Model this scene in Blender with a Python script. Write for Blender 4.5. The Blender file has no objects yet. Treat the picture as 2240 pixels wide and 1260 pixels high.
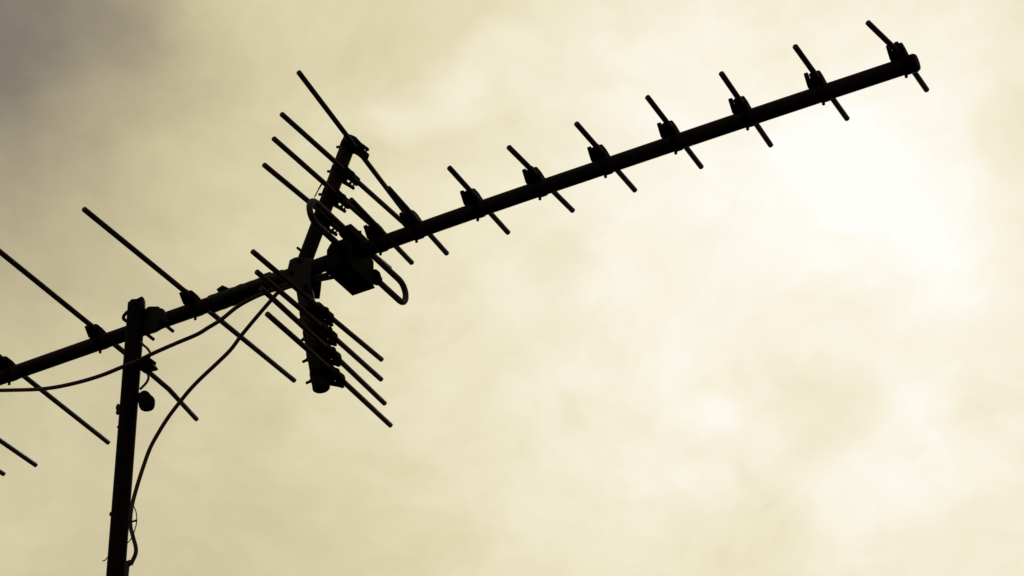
import bpy, math, random
from mathutils import Vector, Matrix

random.seed(7)
S = bpy.context.scene
COL = S.collection

# ------------------------------------------------------------------ camera
W, H, F = 2240.0, 1260.0, 5097.0          # photograph size and focal length in its pixels
AX = Vector((12000, 3983, -5097)).normalized()   # boom direction, in (right, up, forward)
AZ = Vector((-391, 7699, 5097)).normalized()     # straight up
AX = (AX - AZ * AX.dot(AZ)).normalized()
AY = Vector((3230, -3210, 5097)).normalized()    # along the element rods, away from the camera
AY = (AY - AX * AY.dot(AX) - AZ * AY.dot(AZ)).normalized()
RIGHT = Vector((AX.x, AY.x, AZ.x)); UP = Vector((AX.y, AY.y, AZ.y)); FWD = Vector((AX.z, AY.z, AZ.z))
EYE = Vector((0.0, -2.62, 1.62))

cam_d = bpy.data.cameras.new('camera'); cam = bpy.data.objects.new('camera', cam_d); COL.objects.link(cam)
cam_d.sensor_fit = 'HORIZONTAL'; cam_d.sensor_width = 36.0; cam_d.lens = F / W * 36.0
cam_d.clip_start = 0.05; cam_d.clip_end = 6000.0
cam.matrix_world = Matrix((
    (RIGHT.x, UP.x, -FWD.x, EYE.x),
    (RIGHT.y, UP.y, -FWD.y, EYE.y),
    (RIGHT.z, UP.z, -FWD.z, EYE.z),
    (0, 0, 0, 1)))
S.camera = cam
S.view_settings.view_transform = 'Standard'; S.view_settings.look = 'None'
S.view_settings.exposure = 0.0; S.view_settings.gamma = 1.0
S.view_settings.use_curve_mapping = False
S.render.film_transparent = False

def ray(px, py):
    return (RIGHT * (px - W / 2) + UP * (H / 2 - py) + FWD * F).normalized()
def on_y(px, py, y):
    r = ray(px, py); return EYE + r * ((y - EYE.y) / r.y)
def on_z(px, py, z):
    r = ray(px, py); return EYE + r * ((z - EYE.z) / r.z)

# ------------------------------------------------------------------ world: thick warm cloud with the sun behind it
SUN_DIR = ray(1840, 430)
sun_el = math.asin(SUN_DIR.z); sun_az = math.atan2(SUN_DIR.x, SUN_DIR.y)
world = bpy.data.worlds.new('World'); S.world = world; world.use_nodes = True
nt = world.node_tree; nt.nodes.clear(); N = nt.nodes.new; LK = nt.links.new
def val(node, i, v):
    if isinstance(v, (int, float)): node.inputs[i].default_value = v
    else: LK(v, node.inputs[i])
def math_n(op, a, b=0.0, clamp=False):
    n = N('ShaderNodeMath'); n.operation = op; n.use_clamp = clamp; val(n, 0, a); val(n, 1, b); return n.outputs[0]
def noise_n(vec, scale, detail, rough, offs=(0, 0, 0), stretch=(1, 1, 1)):
    m = N('ShaderNodeMapping'); m.inputs['Location'].default_value = offs; m.inputs['Scale'].default_value = stretch
    LK(vec, m.inputs['Vector'])
    n = N('ShaderNodeTexNoise'); n.inputs['Scale'].default_value = scale; n.inputs['Detail'].default_value = detail
    n.inputs['Roughness'].default_value = rough; LK(m.outputs[0], n.inputs['Vector']); return n
tc = N('ShaderNodeTexCoord'); DIR = tc.outputs['Generated']
# the cloud edges wander: bend the direction with noise first
wn = noise_n(DIR, 9.0, 4.0, 0.55, (3.1, 0.4, 7.7))
ws = N('ShaderNodeVectorMath'); ws.operation = 'SUBTRACT'; LK(wn.outputs['Color'], ws.inputs[0]); ws.inputs[1].default_value = (.5, .5, .5)
wm = N('ShaderNodeVectorMath'); wm.operation = 'SCALE'; LK(ws.outputs[0], wm.inputs[0]); wm.inputs['Scale'].default_value = 0.075
wa = N('ShaderNodeVectorMath'); wa.operation = 'ADD'; LK(DIR, wa.inputs[0]); LK(wm.outputs[0], wa.inputs[1])
BENT = wa.outputs[0]

def patch(px, py, r, amp):
    """a soft thick (amp < 0) or thin (amp > 0) place in the cloud, radius r in photograph pixels"""
    n = N('ShaderNodeVectorMath'); n.operation = 'DISTANCE'; LK(BENT, n.inputs[0]); n.inputs[1].default_value = ray(px, py)
    m = N('ShaderNodeMapRange'); m.interpolation_type = 'SMOOTHERSTEP'; LK(n.outputs['Value'], m.inputs['Value'])
    m.inputs['From Min'].default_value = 0.0; m.inputs['From Max'].default_value = r / F
    m.inputs['To Min'].default_value = amp; m.inputs['To Max'].default_value = 0.0
    return m.outputs[0]
PATCHES = [
    # wide brightening around the hidden sun
    (1850, 450, 4200, .16),
    # the dark bank runs on outside the frame, and others like it lie further round the sky
    (-640, -560, 960, -.19), (-1500, -1000, 1500, -.20), (-1900, 100, 1400, -.12), (-900, -1900, 1500, -.14), (-3600, -1800, 2400, -.14),
    (5200, -1500, 2400, -.10), (3400, -2900, 1900, -.08), (5600, 2000, 2200, -.08), (-3800, 2400, 2200, -.07), (900, 4200, 2400, -.06),
    # broad thick and thin parts of the cloud deck
    (60, 60, 780, -0.096), (60, 440, 780, -0.101), (60, 820, 780, -0.002), (60, 1200, 780, 0.027), (480, 60, 780, 0.035), (480, 440, 780, -0.024), (480, 820, 780, 0.049),
    (480, 1200, 780, -0.059), (900, 60, 780, -0.016), (900, 440, 780, 0.018), (900, 820, 780, -0.018), (900, 1200, 780, 0.027), (1320, 60, 780, 0.039), (1320, 440, 780, 0.052),
    (1320, 820, 780, 0.041), (1320, 1200, 780, 0.049), (1740, 60, 780, 0.055), (1740, 440, 780, 0.030), (1740, 820, 780, 0.042), (1740, 1200, 780, 0.002), (2180, 60, 780, 0.037),
    (2180, 440, 780, 0.043), (2180, 820, 780, 0.024), (2180, 1200, 780, 0.076), (-60, -60, 520, -0.175), (1880, 420, 420, 0.028),
    # streaks, gaps and knots
    (1000, 195, 120, .045), (1070, 150, 120, .02), (930, 235, 120, .025), (860, 272, 100, .035), (420, 330, 170, .02), (200, 200, 180, .03), (300, 260, 130, -.02),
    (260, -40, 400, -.05), (0, 280, 360, -.04), (420, 160, 260, -.012), (60, 130, 160, .02), (1430, 880, 110, .03), (1500, 895, 100, .025), (1575, 905, 100, .03), (1520, 1050, 110, .03), (2010, 890, 100, .022),
    (1820, 900, 190, -.03), (2180, 900, 170, -.035), (1830, 1100, 110, .02), (1950, 1085, 140, .02), (2060, 1060, 120, .025), (2200, 1050, 110, .03), (1250, 910, 90, -.025),
    (1160, 570, 90, -.025), (1640, 1090, 130, -.02), (1700, 1230, 240, -.03), (1480, 1190, 200, -.015), (1850, 660, 140, -.02), (2200, 280, 140, -.03), (2080, 640, 120, .02),
    (1840, 340, 220, .034), (1930, 430, 190, .028), (2030, 540, 160, .018), (1850, 40, 90, .025), (540, 1130, 200, -.02), (300, 1210, 160, -.02), (640, 1050, 160, .012),
]
lum = 0.66
for p in PATCHES: lum = math_n('ADD', lum, patch(*p))
n1 = noise_n(DIR, 7.0, 5.0, 0.50, (1.7, 2.2, 0.3), (1, 1, 1.6))
n2 = noise_n(BENT, 26.0, 5.0, 0.55, (5.7, 1.2, 2.3), (1, 1, 1.5))
lum = math_n('ADD', lum, math_n('MULTIPLY', math_n('SUBTRACT', n1.outputs['Fac'], .5), .07))
lum = math_n('ADD', lum, math_n('MULTIPLY', math_n('SUBTRACT', n2.outputs['Fac'], .5), .105))
n3 = noise_n(BENT, 80.0, 4.0, 0.5, (0.7, 4.2, 1.3), (1, 1, 1.3))
lum = math_n('ADD', lum, math_n('MULTIPLY', math_n('SUBTRACT', n3.outputs['Fac'], .5), .032))
def lin(c):
    c /= 255.0; return c / 12.92 if c <= .04045 else ((c + .055) / 1.055) ** 2.4
ramp = N('ShaderNodeValToRGB'); LK(lum, ramp.inputs[0]); cr = ramp.color_ramp
STOPS = [(.30, (97, 89, 82)), (.45, (133, 123, 110)), (.58, (166, 156, 130)), (.70, (196, 186, 150)), (.76, (210, 200, 163)),
         (.82, (224, 215, 178)), (.88, (239, 231, 201)), (.93, (248, 241, 220)), (.97, (253, 249, 236)), (1.0, (255, 255, 250))]
while len(cr.elements) < len(STOPS): cr.elements.new(.5)
for e, (p, c) in zip(cr.elements, STOPS):
    e.position = p; e.color = (lin(c[0]), lin(c[1]), lin(c[2]), 1)
sky = N('ShaderNodeTexSky'); sky.sky_type = 'NISHITA'; sky.sun_disc = False
sky.sun_elevation = sun_el; sky.sun_rotation = sun_az
bg_sky = N('ShaderNodeBackground'); LK(sky.outputs[0], bg_sky.inputs[0]); bg_sky.inputs[1].default_value = 0.06
bg_cl = N('ShaderNodeBackground'); LK(ramp.outputs[0], bg_cl.inputs[0]); bg_cl.inputs[1].default_value = 1.0
mix = N('ShaderNodeMixShader'); mix.inputs[0].default_value = 0.985      # the cloud covers nearly everything
LK(bg_sky.outputs[0], mix.inputs[1]); LK(bg_cl.outputs[0], mix.inputs[2])
out = N('ShaderNodeOutputWorld'); LK(mix.outputs[0], out.inputs[0])

sun_d = bpy.data.lights.new('sun', 'SUN'); sun_d.energy = 0.8; sun_d.angle = math.radians(14); sun_d.color = (1, .95, .84)
sun = bpy.data.objects.new('sun', sun_d); COL.objects.link(sun)
sun.rotation_euler = (-SUN_DIR).to_track_quat('-Z', 'Y').to_euler(); sun.location = (0, 0, 12)

# ------------------------------------------------------------------ materials
def material(name, c1, c2, rough=.6, metal=0.0, scale=60.0, bump=.15, spec=.3):
    m = bpy.data.materials.new(name); m.use_nodes = True; t = m.node_tree; b = t.nodes['Principled BSDF']
    c = t.nodes.new('ShaderNodeTexCoord')
    n = t.nodes.new('ShaderNodeTexNoise'); n.inputs['Scale'].default_value = scale; n.inputs['Detail'].default_value = 6
    n.inputs['Roughness'].default_value = .65
    r = t.nodes.new('ShaderNodeValToRGB'); r.color_ramp.elements[0].position = .35; r.color_ramp.elements[1].position = .68
    r.color_ramp.elements[0].color = (*c1, 1); r.color_ramp.elements[1].color = (*c2, 1)
    t.links.new(c.outputs['Object'], n.inputs['Vector']); t.links.new(n.outputs['Fac'], r.inputs[0])
    t.links.new(r.outputs[0], b.inputs['Base Color'])
    rr = t.nodes.new('ShaderNodeMapRange'); t.links.new(n.outputs['Fac'], rr.inputs[0])
    rr.inputs['To Min'].default_value = rough - .12; rr.inputs['To Max'].default_value = rough + .15
    t.links.new(rr.outputs[0], b.inputs['Roughness'])
    bp = t.nodes.new('ShaderNodeBump'); bp.inputs['Strength'].default_value = bump; bp.inputs['Distance'].default_value = .0006
    n2 = t.nodes.new('ShaderNodeTexNoise'); n2.inputs['Scale'].default_value = scale * 9; n2.inputs['Detail'].default_value = 4
    t.links.new(c.outputs['Object'], n2.inputs['Vector']); t.links.new(n2.outputs['Fac'], bp.inputs['Height'])
    t.links.new(bp.outputs[0], b.inputs['Normal'])
    b.inputs['Metallic'].default_value = metal; b.inputs['Specular IOR Level'].default_value = spec
    return m
M_TUBE = material('weathered_metal', (.0052, .0021, .0050), (.0110, .0052, .0100), .62, 0, 60, .15, .05)
M_ROD = material('sooty_rod_metal', (.0150, .0062, .0130), (.0260, .0125, .0230), .58, 0, 60, .15, .12)
M_MAST = material('dirty_mast_steel', (.0016, .0008, .0015), (.0042, .0021, .0038), .70, 0, 40, .3, .03)
M_PLASTIC = material('black_plastic', (.0022, .0009, .0018), (.0045, .0021, .0038), .65, 0, 80, .1, .02)
M_RUBBER = material('cable_sheath', (.0150, .0062, .0120), (.0260, .0120, .0200), .55, 0, 50, .1, .12)
M_TAPE = material('electrical_tape', (.0014, .0009, .0014), (.0040, .0026, .0036), .45, 0, 70, .3, .06)
M_STEEL = material('rusty_bolt_steel', (.0030, .0014, .0020), (.0080, .0038, .0050), .6, 0, 120, .2, .06)
M_GROUND = material('dull_ground', (.035, .034, .022), (.060, .055, .038), .95, 0, .5, .2, .1)

# ------------------------------------------------------------------ mesh helpers
class G:
    """collects tubes, prisms and boxes for ONE mesh"""
    def __init__(s): s.v = []; s.f = []; s.s = []
    def add(s, vs, fs, smooth):
        o = len(s.v); s.v += [Vector(v) for v in vs]; s.f += [tuple(i + o for i in f) for f in fs]
        s.s += (smooth if isinstance(smooth, list) else [smooth] * len(fs)); return s
    def tube(s, pts, r, n=16, cap=True, bevel=0.0, jitter=0.0):
        pts = [Vector(p) for p in pts]; rs = list(r) if isinstance(r, (list, tuple)) else [r] * len(pts)
        if bevel and len(pts) >= 2:
            a = (pts[1] - pts[0]).normalized(); b = (pts[-1] - pts[-2]).normalized()
            pts = [pts[0], pts[0] + a * bevel] + pts[1:-1] + [pts[-1] - b * bevel, pts[-1]]
            rs = [rs[0] - bevel, rs[0]] + rs[1:-1] + [rs[-1], rs[-1] - bevel]
        tan = []
        for i in range(len(pts)):
            a = pts[max(i - 1, 0)]; b = pts[min(i + 1, len(pts) - 1)]; tan.append((b - a).normalized())
        ref = Vector((0, 0, 1)) if abs(tan[0].z) < .9 else Vector((0, 1, 0))
        u = (ref - tan[0] * ref.dot(tan[0])).normalized(); vs, fs, sm = [], [], []
        for i, p in enumerate(pts):
            u = (u - tan[i] * u.dot(tan[i])).normalized(); w = tan[i].cross(u)
            for k in range(n):
                t = 2 * math.pi * k / n; rr = rs[i] * (1 + random.uniform(-jitter, jitter))
                vs.append(p + (u * math.cos(t) + w * math.sin(t)) * rr)
        for i in range(len(pts) - 1):
            for k in range(n):
                k2 = (k + 1) % n; fs.append((i * n + k, i * n + k2, (i + 1) * n + k2, (i + 1) * n + k)); sm.append(True)
        if cap:
            fs.append(tuple(reversed(range(n)))); fs.append(tuple((len(pts) - 1) * n + k for k in range(n))); sm += [False, False]
        return s.add(vs, fs, sm)
    def prism(s, poly, f0, f1):
        """poly: 2D points; f0 and f1 map a 2D point to the two end faces"""
        n = len(poly); vs = [f0(p) for p in poly] + [f1(p) for p in poly]
        fs = [tuple(range(n)), tuple(reversed(range(n, 2 * n)))] + [(i, i + n, (i + 1) % n + n, (i + 1) % n) for i in range(n)]
        return s.add(vs, fs, False)
    def box(s, lo, hi):
        p = [(lo[0], lo[1]), (hi[0], lo[1]), (hi[0], hi[1]), (lo[0], hi[1])]
        return s.prism(p, lambda q: (q[0], q[1], lo[2]), lambda q: (q[0], q[1], hi[2]))
    def ball(s, c, rx, ry, rz, m=14, n=10, rot=None, jitter=0.0):
        vs, fs = [], []
        c = Vector(c)
        for i in range(n + 1):
            th = math.pi * i / n
            for k in range(m):
                ph = 2 * math.pi * k / m; j = 1 + random.uniform(-jitter, jitter)
                q = Vector((rx * math.sin(th) * math.cos(ph), ry * math.sin(th) * math.sin(ph), rz * math.cos(th))) * j
                vs.append(c + (rot @ q if rot else q))
        for i in range(n):
            for k in range(m):
                fs.append((i * m + k, (i + 1) * m + k, (i + 1) * m + (k + 1) % m, i * m + (k + 1) % m))
        return s.add(vs, fs, True)
    def make(s, name, mat, parent=None, origin=Vector((0, 0, 0)), bevel=0.0, label=None, subsurf=0):
        """vertices are in world space; the object's origin goes to `origin`"""
        origin = Vector(origin); me = bpy.data.meshes.new(name)
        me.from_pydata([tuple(v - origin) for v in s.v], [], s.f); me.polygons.foreach_set('use_smooth', s.s)
        me.materials.append(mat); me.update()
        import bmesh
        bm = bmesh.new(); bm.from_mesh(me); bmesh.ops.remove_doubles(bm, verts=bm.verts, dist=1e-7)
        bmesh.ops.recalc_face_normals(bm, faces=bm.faces); bm.to_mesh(me); bm.free()
        return link(name, me, parent, Matrix.Translation(origin), bevel, label)
def link(name, me, parent, world_m, bevel=0.0, label=None):
    o = bpy.data.objects.new(name, me); COL.objects.link(o)
    if parent: o.parent = parent; o.matrix_basis = WM[parent.name].inverted() @ world_m
    else: o.matrix_basis = world_m
    WM[o.name] = world_m.copy()
    if bevel:
        b = o.modifiers.new('bevel', 'BEVEL'); b.width = bevel; b.segments = 2; b.limit_method = 'ANGLE'; b.angle_limit = math.radians(40)
    if label: o['label'] = label
    return o
WM = {}
def thing(name, label, cat, loc, group=None):
    o = bpy.data.objects.new(name, None); COL.objects.link(o); o.location = loc; o.empty_display_size = .05
    WM[o.name] = Matrix.Translation(loc); o['label'] = label; o['category'] = cat
    if group: o['group'] = group
    return o
def tag(o, label, cat, group=None):
    o['label'] = label; o['category'] = cat
    if group: o['group'] = group
    return o
def smooth_path(p, k=6):
    p = [Vector(q) for q in p]; out = []
    for i in range(len(p) - 1):
        a = p[max(i - 1, 0)]; b = p[i]; c = p[i + 1]; d = p[min(i + 2, len(p) - 1)]
        for j in range(k):
            t = j / k; out.append(.5 * ((2 * b) + (c - a) * t + (2 * a - 5 * b + 4 * c - d) * t * t + (3 * b - a - 3 * c + d) * t ** 3))
    out.append(p[-1]); return out

# ------------------------------------------------------------------ ground (below the frame)
g = G(); n = 64; R = 3000.0
rings = [0.0, 3, 10, 40, 200, 900, R]; vs = [(0, 0, 0)]; fs = []
for r in rings[1:]:
    for k in range(n): vs.append((r * math.cos(2 * math.pi * k / n), r * math.sin(2 * math.pi * k / n), 0))
for k in range(n): fs.append((0, 1 + k, 1 + (k + 1) % n))
for i in range(len(rings) - 2):
    for k in range(n):
        a = 1 + i * n; b = a + n; k2 = (k + 1) % n; fs.append((a + k, b + k, b + k2, a + k2))
g.add(vs, fs, False); gr = g.make('ground', M_GROUND); gr['kind'] = 'structure'

# ------------------------------------------------------------------ the boom line
RB = 0.0125                                   # boom radius
BOOM_PX = [(-330, 942.4), (33, 815), (422, 678.5), (760, 559.5), (1056, 455), (1348, 355.9), (1647, 255), (2002, 137)]
BOOM = [on_y(x, y, 0) for x, y in BOOM_PX]
def boom_at(px):
    for (a, b) in zip(BOOM_PX, BOOM_PX[1:]):
        if px <= b[0] or b is BOOM_PX[-1]:
            t = (px - a[0]) / (b[0] - a[0]); return on_y(px, a[1] + (b[1] - a[1]) * t, 0)
XA = (BOOM[-1] - BOOM[0]).normalized()
print('boom', [tuple(round(c, 3) for c in p) for p in BOOM], 'scale px/mm', [round(F / ((p - EYE).dot(FWD)) / 1000, 3) for p in BOOM])

antenna = thing('tv_antenna', 'long black rooftop yagi antenna with angled reflector, clamped to the top of the mast', 'antenna', boom_at(320))
boom = G().tube(smooth_path(BOOM, 3), RB, 28).make('boom', M_TUBE, antenna, BOOM[0])
ec = BOOM[-1]
G().tube([ec - XA * .012, ec + XA * .0005, ec + XA * .004], [RB + .0012, RB + .0012, RB - .001], 28).make('end_cap', M_PLASTIC, boom, ec)

# ------------------------------------------------------------------ plastic rod clip: local x along the tube, y along the rod, z out of the tube towards the rod
def clip_mesh(kind):
    g = G(); m = .001
    kz = 1.3 if kind == 3 else 1.0
    def pr(prof, b0, b1): g.prism(prof, lambda q: (b0 * m, q[0] * m, q[1] * m * kz), lambda q: (b1 * m, q[0] * m, q[1] * m * kz))
    if kind == 0:      # on the boom
        pr([(-5, 9), (-13, 15), (-22, 19.5), (-24, 22), (-22, 26), (-17, 28.5), (-4, 28), (10, 24), (15, 20), (15, 14), (9, 9)], -9, 6.5)
        pr([(-23, 20), (-27.5, 22), (-27, 26.5), (-20, 27.5)], -3.5, 2.5)                # tongue tip
        pr([(-5, 9), (-13, 9.5), (-24, 26), (-22.5, 29), (-17.5, 29), (-8, 15)], -17, -11.2)   # loose prong
        pr([(-5, 9), (-13, 10), (-18, 18.5), (-8, 19), (10, 15), (10, 9)], -16.5, 7.5)          # foot joining prong and body
        pr([(-15.5, 18.6), (-17.5, 21), (-14, 22), (-12, 18)], -12, -7.5)            # little latch tooth
        pr([(10, -3), (15.5, -3), (16, 14), (10, 14)], 3, 9)                        # leg on the far side
    else:              # on the reflector arms, prongs longer and flatter
        pr([(-5, 8), (-11, 10), (-18, 13), (-34, 14), (-36, 17), (-35, 20.5), (-30, 21.5), (-16, 21), (-14, 23), (-8, 23), (-6, 21.5), (10, 21.5), (14, 19), (14, 14), (9, 9)], -6.5, 6.5)
        a, b = (-16, -11) if kind != 2 else (11, 16)
        pr([(-4, 6), (-11, 7), (-26, 14), (-31, 15), (-32, 18.5), (-28, 19), (-9, 14.5)], a, b)
        pr([(-4, 7), (-10, 8), (-12, 15), (8, 16), (8, 8)], min(a, -7), max(b, 7))
        pr([(-20, 12), (-23, 13), (-22, 17), (-19, 17)], min(a, b) + (5 if kind != 2 else -4), max(a, b) + (4 if kind != 2 else -5))
        pr([(-28, 14), (-30, 14), (-30, 17), (-28, 17)], min(a, b) + (5 if kind != 2 else -4), max(a, b) + (4 if kind != 2 else -5))
        pr([(8, -3), (15, -3), (17, 16), (8, 16)], -2, 6)
    n = 24; rs = .0139 if kind == 0 else .0133 if kind != 3 else .0147
    g.tube([(-4 * m, 0, 0), (-3 * m, 0, 0), (8 * m, 0, 0), (9 * m, 0, 0)], [rs - .0012, rs, rs, rs - .0012], n)   # saddle band round the tube
    me = bpy.data.meshes.new('clip'); me.from_pydata([tuple(v) for v in g.v], [], g.f); me.polygons.foreach_set('use_smooth', g.s)
    me.materials.append(M_PLASTIC)
    import bmesh
    bm = bmesh.new(); bm.from_mesh(me); bmesh.ops.recalc_face_normals(bm, faces=bm.faces); bm.to_mesh(me); bm.free()
    return me
def screw_mesh(kind):
    g = G(); m = .001; L = 20.8 if kind == 0 else 22.5
    g.tube([(0, 0, -11 * m), (0, 0, -L * m)], .0024, 10, bevel=.0005)
    g.tube([(0, 0, -12 * m), (0, 0, -15 * m)], .0033, 6)
    me = bpy.data.meshes.new('screw'); me.from_pydata([tuple(v) for v in g.v], [], g.f); me.polygons.foreach_set('use_smooth', g.s)
    me.materials.append(M_STEEL); return me
CLIP = [clip_mesh(0), clip_mesh(1), clip_mesh(2), clip_mesh(3)]; SCREW = [screw_mesh(0), screw_mesh(1)]
def frame(x, yhint, origin, roll=0.0):
    """matrix whose local x is the tube direction and whose local y is close to the rod"""
    x = x.normalized(); y = (yhint - x * yhint.dot(x)).normalized(); z = x.cross(y)
    M = Matrix(((x.x, y.x, z.x, 0), (x.y, y.y, z.y, 0), (x.z, y.z, z.z, 0), (0, 0, 0, 1)))
    return Matrix.Translation(origin) @ M @ Matrix.Rotation(math.radians(roll), 4, 'Z')
def rod(name, near, mid, far, r=.0043, label=None, extra=None):
    pts = [near] + ([mid] if mid is not None else []) + (extra or []) + [far]
    o = G().tube(pts, r, 14, bevel=.0009).make(name, M_ROD, antenna, mid if mid is not None else near, label=label)
    return o

# directors on the front half: near tip, far tip, screw x
DIRECTORS = [
    ((1898, 49), (2027.5, 197.5), 1979, 127.4), ((1739, 101), (1853.5, 260.5), 1798.6, None), ((1577.5, 160), (1686.5, 318.5), 1633, None),
    ((1416, 212), (1534.5, 366), 1476.3, None), ((1260.5, 270), (1389.5, 417), 1323, None), ((1112.5, 321.5), (1253.5, 461.5), 1180, None),
    ((982.5, 366.5), (1112, 509.5), 1044, None), ((849, 411), (978, 555), 910.5, None), ((767, 436), (901.5, 575.5), 832, None)]
HR = .0172
for i, (a, b, sx, my) in enumerate(DIRECTORS):
    c = boom_at(sx); z = c.z + HR
    near = on_z(*a, z); far = on_z(*b, z)
    if my is not None: mid = on_z(sx, my, z)
    else:
        t = (sx - a[0]) / (b[0] - a[0]); mid = on_z(sx, a[1] + (b[1] - a[1]) * t, z)
    print('director', i, 'near %.3f far %.3f mid y %.4f' % ((near - mid).length, (far - mid).length, mid.y), 'angle', round(math.degrees(math.atan2((far - near).x, (far - near).y)), 1))
    o = rod('director', near, mid, far, label='bent outermost director rod at the boom tip' if i == 0 else None)
    tang = (boom_at(sx + 5) - boom_at(sx - 5)).normalized()
    M = frame(tang, (far - near).normalized() * .35 + Vector((0, .65, 0)), c)
    link('clip', CLIP[0], o, M, .0006); link('screw', SCREW[0], o, M)

# long rear rods
REAR = [((183, 457), (644.5, 833), 422.4, None, None), ((0, 551), (326.7, 815), 217.9, 'mirror', [(369.5, 851.5), (430.5, 917.5)]),
        ((56, 825.5), (237.5, 968.5), 17.9, 'mirror', None), ((0, 963.6), (79, 1018), -152, 'mirror', None), ((0, 1032), (9, 1037.5), -236, 'mirror', None)]
for i, (a, b, sx, mode, ext) in enumerate(REAR):
    c = boom_at(sx); z = c.z + HR; A = on_z(*a, z); B = on_z(*b, z); d = (B - A).normalized()
    mid = A + d * ((c.x - A.x) * 0 + (0 - A.y)) / d.y; near = A; far = B; extra = None
    if i == 1:
        extra = [B]; e1 = on_z(*ext[0], z); far = on_z(*ext[1], z); extra = [B, e1]
        near = mid - d * .36
    elif mode: near = mid - d * (far - mid).length
    print('rear', i, 'near %.3f far %.3f' % ((near - mid).length, (far - mid).length), 'mid x %.3f boom x %.3f' % (mid.x, c.x))
    o = rod('rear_rod', near, mid, far, r=.0045, extra=extra, label='rear rod with a kink in its far half' if i == 1 else None)
    M = frame(XA, d * .35 + Vector((0, .65, 0)), Vector((mid.x, 0, c.z)))
    link('clip', CLIP[0], o, M @ Matrix.Diagonal((.92, 1.12, .84, 1)), .0006); link('screw', SCREW[0], o, M)

# ------------------------------------------------------------------ corner reflector: two arms in the boom's vertical plane
RA = .0125
U0, U1 = on_y(655, 602, 0), on_y(768, 301, 0)
L0, L1 = on_y(662, 607, 0), on_y(703, 850, 0)
arms = []
for p, q in ((U0, U1), (L0, L1)):
    arms.append(G().tube([p, q], RA if q.z > p.z else .0138, 26, bevel=.0008).make('reflector_arm', M_TUBE, antenna, p))
    print('arm', (q - p).length, math.degrees(math.atan2((q - p).z, (q - p).x)))
# near tip, pixel where the rod passes the arm, far tip (None: hidden, mirrored)
REFL = [(0, (653, 157.5), (778, 324), None, (763, 322)), (0, (615.5, 249), (752, 372), None, (740.7, 375.5)), (0, (598, 302.5), (730, 420), None, (720.4, 426)), (0, (577, 360), (704, 466), None, (701.7, 477)),
        (1, (552, 549.5), (697, 671), (835.5, 787), (676, 690)), (1, (561, 594), (703, 716), (834.5, 830.5), (683, 733)),
        (1, (571, 630), (716, 764), (842, 883), (690, 778)), (1, (583.5, 686), (722, 810.5), (855, 931), (697, 825))]
for i, (k, a, r, b, s) in enumerate(REFL):
    p, q = ((U0, U1), (L0, L1))[k]; ad = (q - p).normalized()
    nrm = ad.cross(Vector((0, 1, 0))); nrm = nrm if nrm.x > 0 else -nrm
    s3 = on_y(*s, 0); foot = p + ad * (s3 - p).dot(ad)
    mid = foot + nrm * (HR - .0003 if k == 0 else .0228)
    near = on_z(*a, mid.z); far = on_z(*b, mid.z) if b else mid * 2 - near
    # screen position of mid for checking
    v = mid - EYE; sc = F / v.dot(FWD)
    print('refl', i, 'mid px (%.0f,%.0f) asked (%s)' % (W / 2 + v.dot(RIGHT) * sc, H / 2 - v.dot(UP) * sc, r), 'near %.3f far %.3f' % ((near - mid).length, (far - mid).length), 'nx %.3f' % nrm.x)
    v = far - EYE; sc = F / v.dot(FWD); print('      far px (%.0f,%.0f)' % (W / 2 + v.dot(RIGHT) * sc, H / 2 - v.dot(UP) * sc))
    o = rod('reflector_rod', near, mid, far)
    # clip: local z must point along nrm, prongs (local -y) to the far side; local x runs along the arm
    y = Vector((0, -1, 0)); x = y.cross(nrm).normalized()
    M = Matrix(((x.x, y.x, nrm.x, 0), (x.y, y.y, nrm.y, 0), (x.z, y.z, nrm.z, 0), (0, 0, 0, 1))); M = Matrix.Translation(foot) @ M
    link('clip', CLIP[3 if k == 1 else 2 if i == 0 else 1], o, M, .0006)
    if i != 3: link('screw', SCREW[1], o, M @ Matrix.Translation((0, 0, -.0022 * k)))

# bracket that holds the arms on the boom
hub = boom_at(660); br = None
poly = [(645, 579), (656, 573), (688, 573), (694, 588), (691, 622), (688, 644), (656, 644), (650, 632), (641, 626), (640, 600)]
for sgn in (-1, 1):
    gg = G(); y0 = sgn * .0131; y1 = sgn * .0160
    gg.prism([tuple(on_y(px, py, 0)[j] for j in (0, 2)) for px, py in poly], lambda q, y0=y0: (q[0], y0, q[1]), lambda q, y1=y1: (q[0], y1, q[1]))
    br = gg.make('arm_bracket', M_TAPE, antenna, hub + Vector((0, y0, 0)), .0008)
    for px, py in ((664, 580), (648, 606), (678, 636)):
        p = on_y(px, py, 0); G().tube([(p.x, sgn * .0158, p.z), (p.x, sgn * .0205, p.z)], .0042, 6).make('bolt_head', M_STEEL, br, (p.x, sgn * .0158, p.z))
# long bolt end sticking out towards the camera beside the upper arm
b0 = on_y(664, 553, -.01); gg = G().tube([b0, on_z(650, 541.5, b0.z)], .0022, 8, bevel=.0005).make('bolt', M_STEEL, antenna, b0)
b0 = on_y(688, 632, .008); gg = G().tube([b0, b0 + Vector((.008, .0, -.001))], .0034, 6, bevel=.0006).make('wing_nut', M_STEEL, antenna, b0)
# thin torn strip hanging from the upper arm
p = on_y(704, 402, -.006); q = on_y(687, 433, -.008); mdl = on_y(697, 414, -.008)
G().tube(smooth_path([p, mdl, q], 4), [.0015] * 4 + [.0011] * 4 + [.0003], 6).make('torn_tape', M_TAPE, antenna, p)

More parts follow.
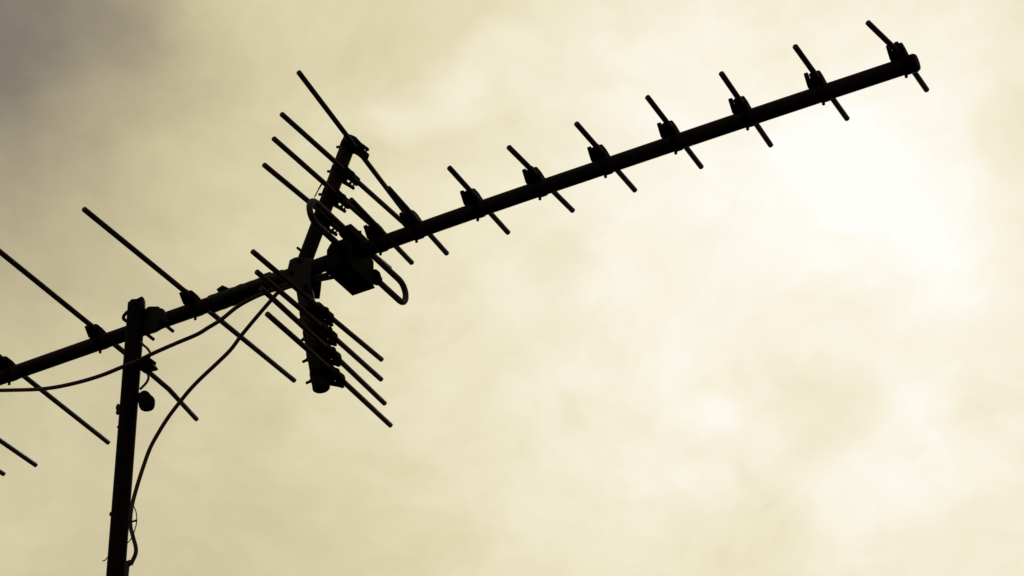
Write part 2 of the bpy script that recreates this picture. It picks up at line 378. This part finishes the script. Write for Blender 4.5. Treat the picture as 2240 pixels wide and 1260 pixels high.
# ------------------------------------------------------------------ folded dipole and its junction box
hd = boom_at(784); LY = .163; hz = .0205
zc = hd.z - .001; xd = hd.x
pts = []
k = 9
near_y, far_y = -.124, .128
for t in range(k + 1):
    a = math.pi / 2 + math.pi * t / k; pts.append(Vector((xd, near_y + math.cos(a) * hz * 1.0, zc + math.sin(a) * hz)))
for t in range(k + 1):
    a = -math.pi / 2 + math.pi * t / k; pts.append(Vector((xd, far_y + math.cos(a) * hz * 1.0, zc + math.sin(a) * hz)))
pts.append(pts[0])
dip = G().tube(pts, .0052, 14, cap=False).make('folded_dipole', M_ROD, antenna, (xd, 0, zc))
for p in (Vector((xd, near_y, zc)), Vector((xd, far_y, zc))):
    v = p - EYE; sc = F / v.dot(FWD); print('dipole end px', W / 2 + v.dot(RIGHT) * sc, H / 2 - v.dot(UP) * sc)
jx0, jx1 = boom_at(743).x, boom_at(790).x; jz = hd.z
bg = G()
prof = [(-.041, -.008), (-.041, -.044), (-.037, -.047), (.037, -.047), (.041, -.044), (.041, .004), (.020, .012), (-.030, .012)]
bg.prism(prof, lambda q: (jx0, q[0], jz + q[1]), lambda q: (jx1, q[0], jz + q[1]))
jb = bg.make('junction_box', M_PLASTIC, antenna, (xd, 0, jz), .003)
lid = G(); lid.box((jx0 - .0012, -.0405, jz - .0490), (jx1 + .0012, .0405, jz - .0462)); lid.make('lid', M_PLASTIC, jb, (xd, 0, jz - .034), .0012)
for s_, yy in ((-1, -.052), (1, .050)):      # round collars where the loop enters the box
    G().tube([(xd, s_ * .043, zc - hz), (xd, s_ * .048, zc - hz), (xd, s_ * .0485, zc - hz), (xd, s_ * .053, zc - hz), (xd, s_ * .054, zc - hz), (xd, s_ * .060, zc - hz)],
             [.0125, .0125, .0105, .0105, .0090, .0085], 18).make('cable_gland', M_PLASTIC, jb, (xd, s_ * .043, zc - hz))
hl = G()                                       # holder that carries the upper tube over the boom
hl.prism([(-.046, .022), (-.040, .012), (-.012, .010), (.020, .010), (.030, .016), (.028, .022), (.010, .027), (-.012, .028), (-.040, .027)],
         lambda q: (xd - .011, q[0], jz + q[1]), lambda q: (xd + .011, q[0], jz + q[1]))
hl.tube([(xd + .006, -.004, jz + .020), (xd + .006, -.004, jz + .036)], .0024, 8, bevel=.0006)
hl.make('dipole_holder', M_PLASTIC, antenna, (xd, 0, jz + .02), .001)

# ------------------------------------------------------------------ tape round the boom where the cables run along it
gg = G(); P = []; Rr = []
for i in range(26):
    px = 458 + (628 - 458) * i / 25; c = boom_at(px); P.append(c + Vector((0, 0, -.0012))); Rr.append(.0147 + .0005 * math.sin(i * 1.9) + random.uniform(0, .0006))
Rr[0] = .0126; Rr[-1] = .0128
gg.tube(P, Rr, 20, jitter=.015); gg.make('tape_wrap', M_TAPE, boom, P[0])
c = boom_at(487); gg = G().tube([c + Vector((-.006, -.006, .0150)), c + Vector((.002, -.004, .0195)), c + Vector((.011, .0, .0150))], [.0042, .0052, .0035], 10)
gg.make('tape_knot', M_TAPE, boom, c, .0)
c = boom_at(584); gg = G(); gg.box((c.x - .002, -.008, c.z + .011), (c.x + .011, .004, c.z + .0165)); gg.make('band_clip', M_STEEL, boom, c, .001)

# ------------------------------------------------------------------ mast
RM = .0147; YM = -.0275
m_top, m_low = on_y(299.3, 662, YM), on_y(253, 1260, YM)
md = (m_low - m_top).normalized(); m_base = m_top + md * (m_top.z / -md.z)
print('mast lean', math.degrees(math.acos(-md.z)), 'top', m_top, 'base', m_base)
mast = thing('antenna_mast', 'tall dark metal mast with a ragged open top, carrying the antenna at left', 'mast', m_base)
gg = G(); n = 30; Tn = 1
P = []; 
steps = [m_base] + [m_top + md * t for t in (1.2, .9, .6, .45, .3, .15, .05, .012)]
gg.tube(steps, RM, n, cap=False)
# ragged lip: a short ring whose upper edge goes up and down, with an inner wall
def ringpt(c, r, k): 
    t = 2 * math.pi * k / n; a = Vector((1, 0, 0)) - md * md.x; a.normalize(); b = md.cross(a); return c + a * (math.cos(t) * r) + b * (math.sin(t) * r)
lip = [.000 + .0034 * math.sin(2 * math.pi * k / n * 2 + 1.2) + .0018 * math.sin(2 * math.pi * k / n * 5) for k in range(n)]
vs = []; c0 = m_top + md * .012
for k in range(n): vs.append(ringpt(c0, RM, k))
for k in range(n): vs.append(ringpt(m_top - md * lip[k], RM, k))
for k in range(n): vs.append(ringpt(m_top - md * lip[k], RM - .0022, k))
for k in range(n): vs.append(ringpt(m_top + md * .08, RM - .0022, k))
fs = []
for r in range(3):
    for k in range(n): fs.append((r * n + k, r * n + (k + 1) % n, (r + 1) * n + (k + 1) % n, (r + 1) * n + k))
gg.add(vs, fs, True); gg.make('pole', M_MAST, mast, m_base)
def mast_at(py, dx=0.0, y=YM):
    t = (py - 662) / (1260 - 662); return on_y(299.3 + (253 - 299.3) * t + dx, py, y)
# peeling tape and small weld beads on the left edge
p = mast_at(893, -21.5); gg = G(); q = [(0, .0075), (-.0030, .0035), (-.0040, -.001), (-.0022, -.004), (-.0030, -.0115), (.004, -.0105), (.004, .004)]
gg.prism([(p.x + a_, p.z + b_) for a_, b_ in q], lambda w: (w[0], YM - .004, w[1]), lambda w: (w[0], YM + .002, w[1])); gg.make('tape_flap', M_TAPE, mast, p, .0006)
p = mast_at(1125, -19.5); G().ball(p, .0034, .004, .0042).make('weld_bead', M_MAST, mast, p)
p = mast_at(934, -20.3); G().ball(p, .0016, .002, .0022, 8, 6).make('weld_bead', M_MAST, mast, p)

# ------------------------------------------------------------------ clamp between mast and boom
cp = boom_at(335)
gg = G()
poly = [(300, 682), (321, 679), (326, 675), (330, 673), (350, 673), (354, 677), (359, 677), (363, 684), (367, 690), (369, 700), (371, 708), (340, 726), (300, 738)]
gg.prism([tuple(on_y(px, py, -.016)[j] for j in (0, 2)) for px, py in poly], lambda q: (q[0], -.0215, q[1]), lambda q: (q[0], -.0130, q[1]))
clamp = gg.make('mast_clamp', M_STEEL, antenna, cp, .0012)
# U-bolts: one round the boom (legs come out below), one round the mast
for px, py in ((355, 706), (312, 724)):
    p0 = on_y(px, py, -.02); far = Vector((p0.x, .0, p0.z)); t = on_z(px + 22, py + 18, p0.z)
    G().tube([p0 + Vector((0, -.012, 0)), Vector((p0.x, t.y + .002, p0.z))], .0030, 10, bevel=.0006).make('u_bolt', M_STEEL, clamp, p0)
    G().tube([p0 + Vector((0, -.002, 0)), p0 + Vector((0, -.006, 0))], .0055, 6).make('nut', M_STEEL, clamp, p0)
lp = [(292, 676, -.034), (283, 680, -.034), (277, 684, -.033), (271, 691, -.032), (270.5, 697, -.031), (276, 702, -.030), (290, 709, -.028)]
G().tube(smooth_path([on_y(*p) for p in lp], 4), .0030, 10).make('u_bolt', M_STEEL, clamp, on_y(*lp[0]))

# ------------------------------------------------------------------ cables
def cable(name, path, r, label, cat, mat=M_RUBBER, group=None, k=6):
    P = smooth_path(path, k); o = G().tube(P, r, 12).make(name, mat, None, P[0]); tag(o, label, cat, group); return o
c1 = [(735, 588, .0), (718, 599, -.004), (700, 604, -.004), (672, 611, -.006), (640, 619, -.008), (605, 630, -.008), (578, 641, -.010), (545, 656, -.014), (515, 674, -.020), (484, 699, -.028), (455, 717, -.034),
      (430, 732, -.038), (385, 751, -.043), (335, 773, -.048), (300, 790, -.049), (262, 805, -.049), (225, 820, -.047), (180, 834, -.044), (130, 845.5, -.040), (90, 851, -.036), (45, 853, -.03), (-40, 854, -.02), (-140, 850, -.01), (-300, 870, .0), (-520, 960, .02), (-760, 1120, .03)]
cable('coaxial_cable', [on_y(*p) for p in c1], .0033, 'black cable sagging from the reflector bracket across the mast and out at the left edge', 'cable', group='cables leading off the antenna')
c2 = [(745, 603, .004), (715, 609, .0), (690, 614, -.002), (655, 622, -.004), (625, 630, -.006), (608, 640, -.006), (592, 658, -.006), (560, 695, -.008), (527, 735, -.010), (511, 757, -.012), (497, 773, -.013), (470, 799, -.015), (440, 827, -.017), (415, 853, -.018),
      (393, 880, -.020), (370, 910, -.021), (350, 941, -.022), (329, 979, -.024), (313.5, 1021, -.026), (301, 1060, -.028), (291, 1096, -.03), (286, 1124, -.032), (285.5, 1150, -.032), (291, 1174, -.032), (297, 1197, -.032), (296, 1213, -.032), (286, 1235, -.032), (277, 1258, -.033)]
P2 = [on_y(*p) for p in c2]; last = P2[-1]
for t in range(1, 12): P2.append(last + md * (.25 * t) + Vector((.006 * math.sin(t * 1.7), 0, 0)))
P2 = [p for p in P2 if p.z > .02]
cable('coaxial_cable', P2, .0033, 'black cable curving down from the reflector bracket to run beside the lower mast', 'cable', group='cables leading off the antenna')

# thin wire looped round the mast and cable low down
w = [(293, 1108, -.040), (297, 1118, -.034), (299, 1130, -.032), (298.5, 1145, -.032), (294, 1162, -.034), (288, 1176, -.038), (279.5, 1187, -.044), (262, 1197, -.049), (244, 1210, -.046), (233, 1222, -.040), (229, 1226, -.038), (224.5, 1227, -.036)]
wire = cable('tie_wire', [on_y(*p) for p in w], .00085, 'thin wire wound loosely around the lower mast and the cable beside it', 'wire', M_STEEL)
t0 = on_y(297, 1139, -.034); gg = G().tube([on_y(278, 1142, -.046), on_y(290, 1141, -.040), on_y(294, 1139.5, -.035)], .0016, 8); gg.ball(t0, .0021, .0021, .0021, 8, 6)
tag(gg.make('cable_tie', M_PLASTIC, None, t0), 'tiny knotted tie holding the cable against the lower mast', 'cable tie')

# small looped earth wire and connector at the upper right of the mast
e1 = [(306, 747, -.032), (314, 755, -.030), (323, 763, -.030), (328, 772, -.030), (326, 784, -.030), (322, 794, -.030)]
e2 = [(316, 810, -.030), (323, 818, -.030), (325, 826, -.030), (321, 836, -.030), (314, 844, -.030), (307, 851, -.034)]
root = thing('jumper_lead', 'short looped wire with a stubby connector beside the upper mast, below the clamp', 'wire', on_y(322, 800, -.03))
G().tube(smooth_path([on_y(*p) for p in e1], 4), .0021, 8).make('wire', M_RUBBER, root, on_y(*e1[0]))
G().tube(smooth_path([on_y(*p) for p in e2], 4), .0021, 8).make('wire', M_RUBBER, root, on_y(*e2[0]))
gg = G(); poly = [(303, 795), (314, 790), (328, 788), (337, 788), (335, 795), (341.5, 804), (336, 807), (326, 809), (322, 812), (311, 813), (305, 808)]
gg.prism([tuple(on_y(px, py, -.032)[j] for j in (0, 2)) for px, py in poly], lambda q: (q[0], -.040, q[1]), lambda q: (q[0], -.024, q[1]))
gg.make('connector', M_PLASTIC, root, on_y(322, 800, -.032), .0014)
# egg-shaped fitting
c = on_y(320, 878.5, -.030); rot = Matrix.Rotation(math.radians(24), 3, 'Y')
gg = G().ball(c, .0134, .0125, .0208, 24, 18, rot.inverted(), .01)
for v in gg.v:
    d = v - c; a = math.atan2(d.z, d.x); v += d * (.05 * math.sin(3 * a + 2.0) + .035 * math.sin(5 * a))
if True:
    gg.tube([mast_at(862, 10), c], [.006, .008], 12)
tag(gg.make('insulator', M_PLASTIC, None, c), 'egg-shaped black fitting fixed to the right side of the mast below the connector', 'insulator')
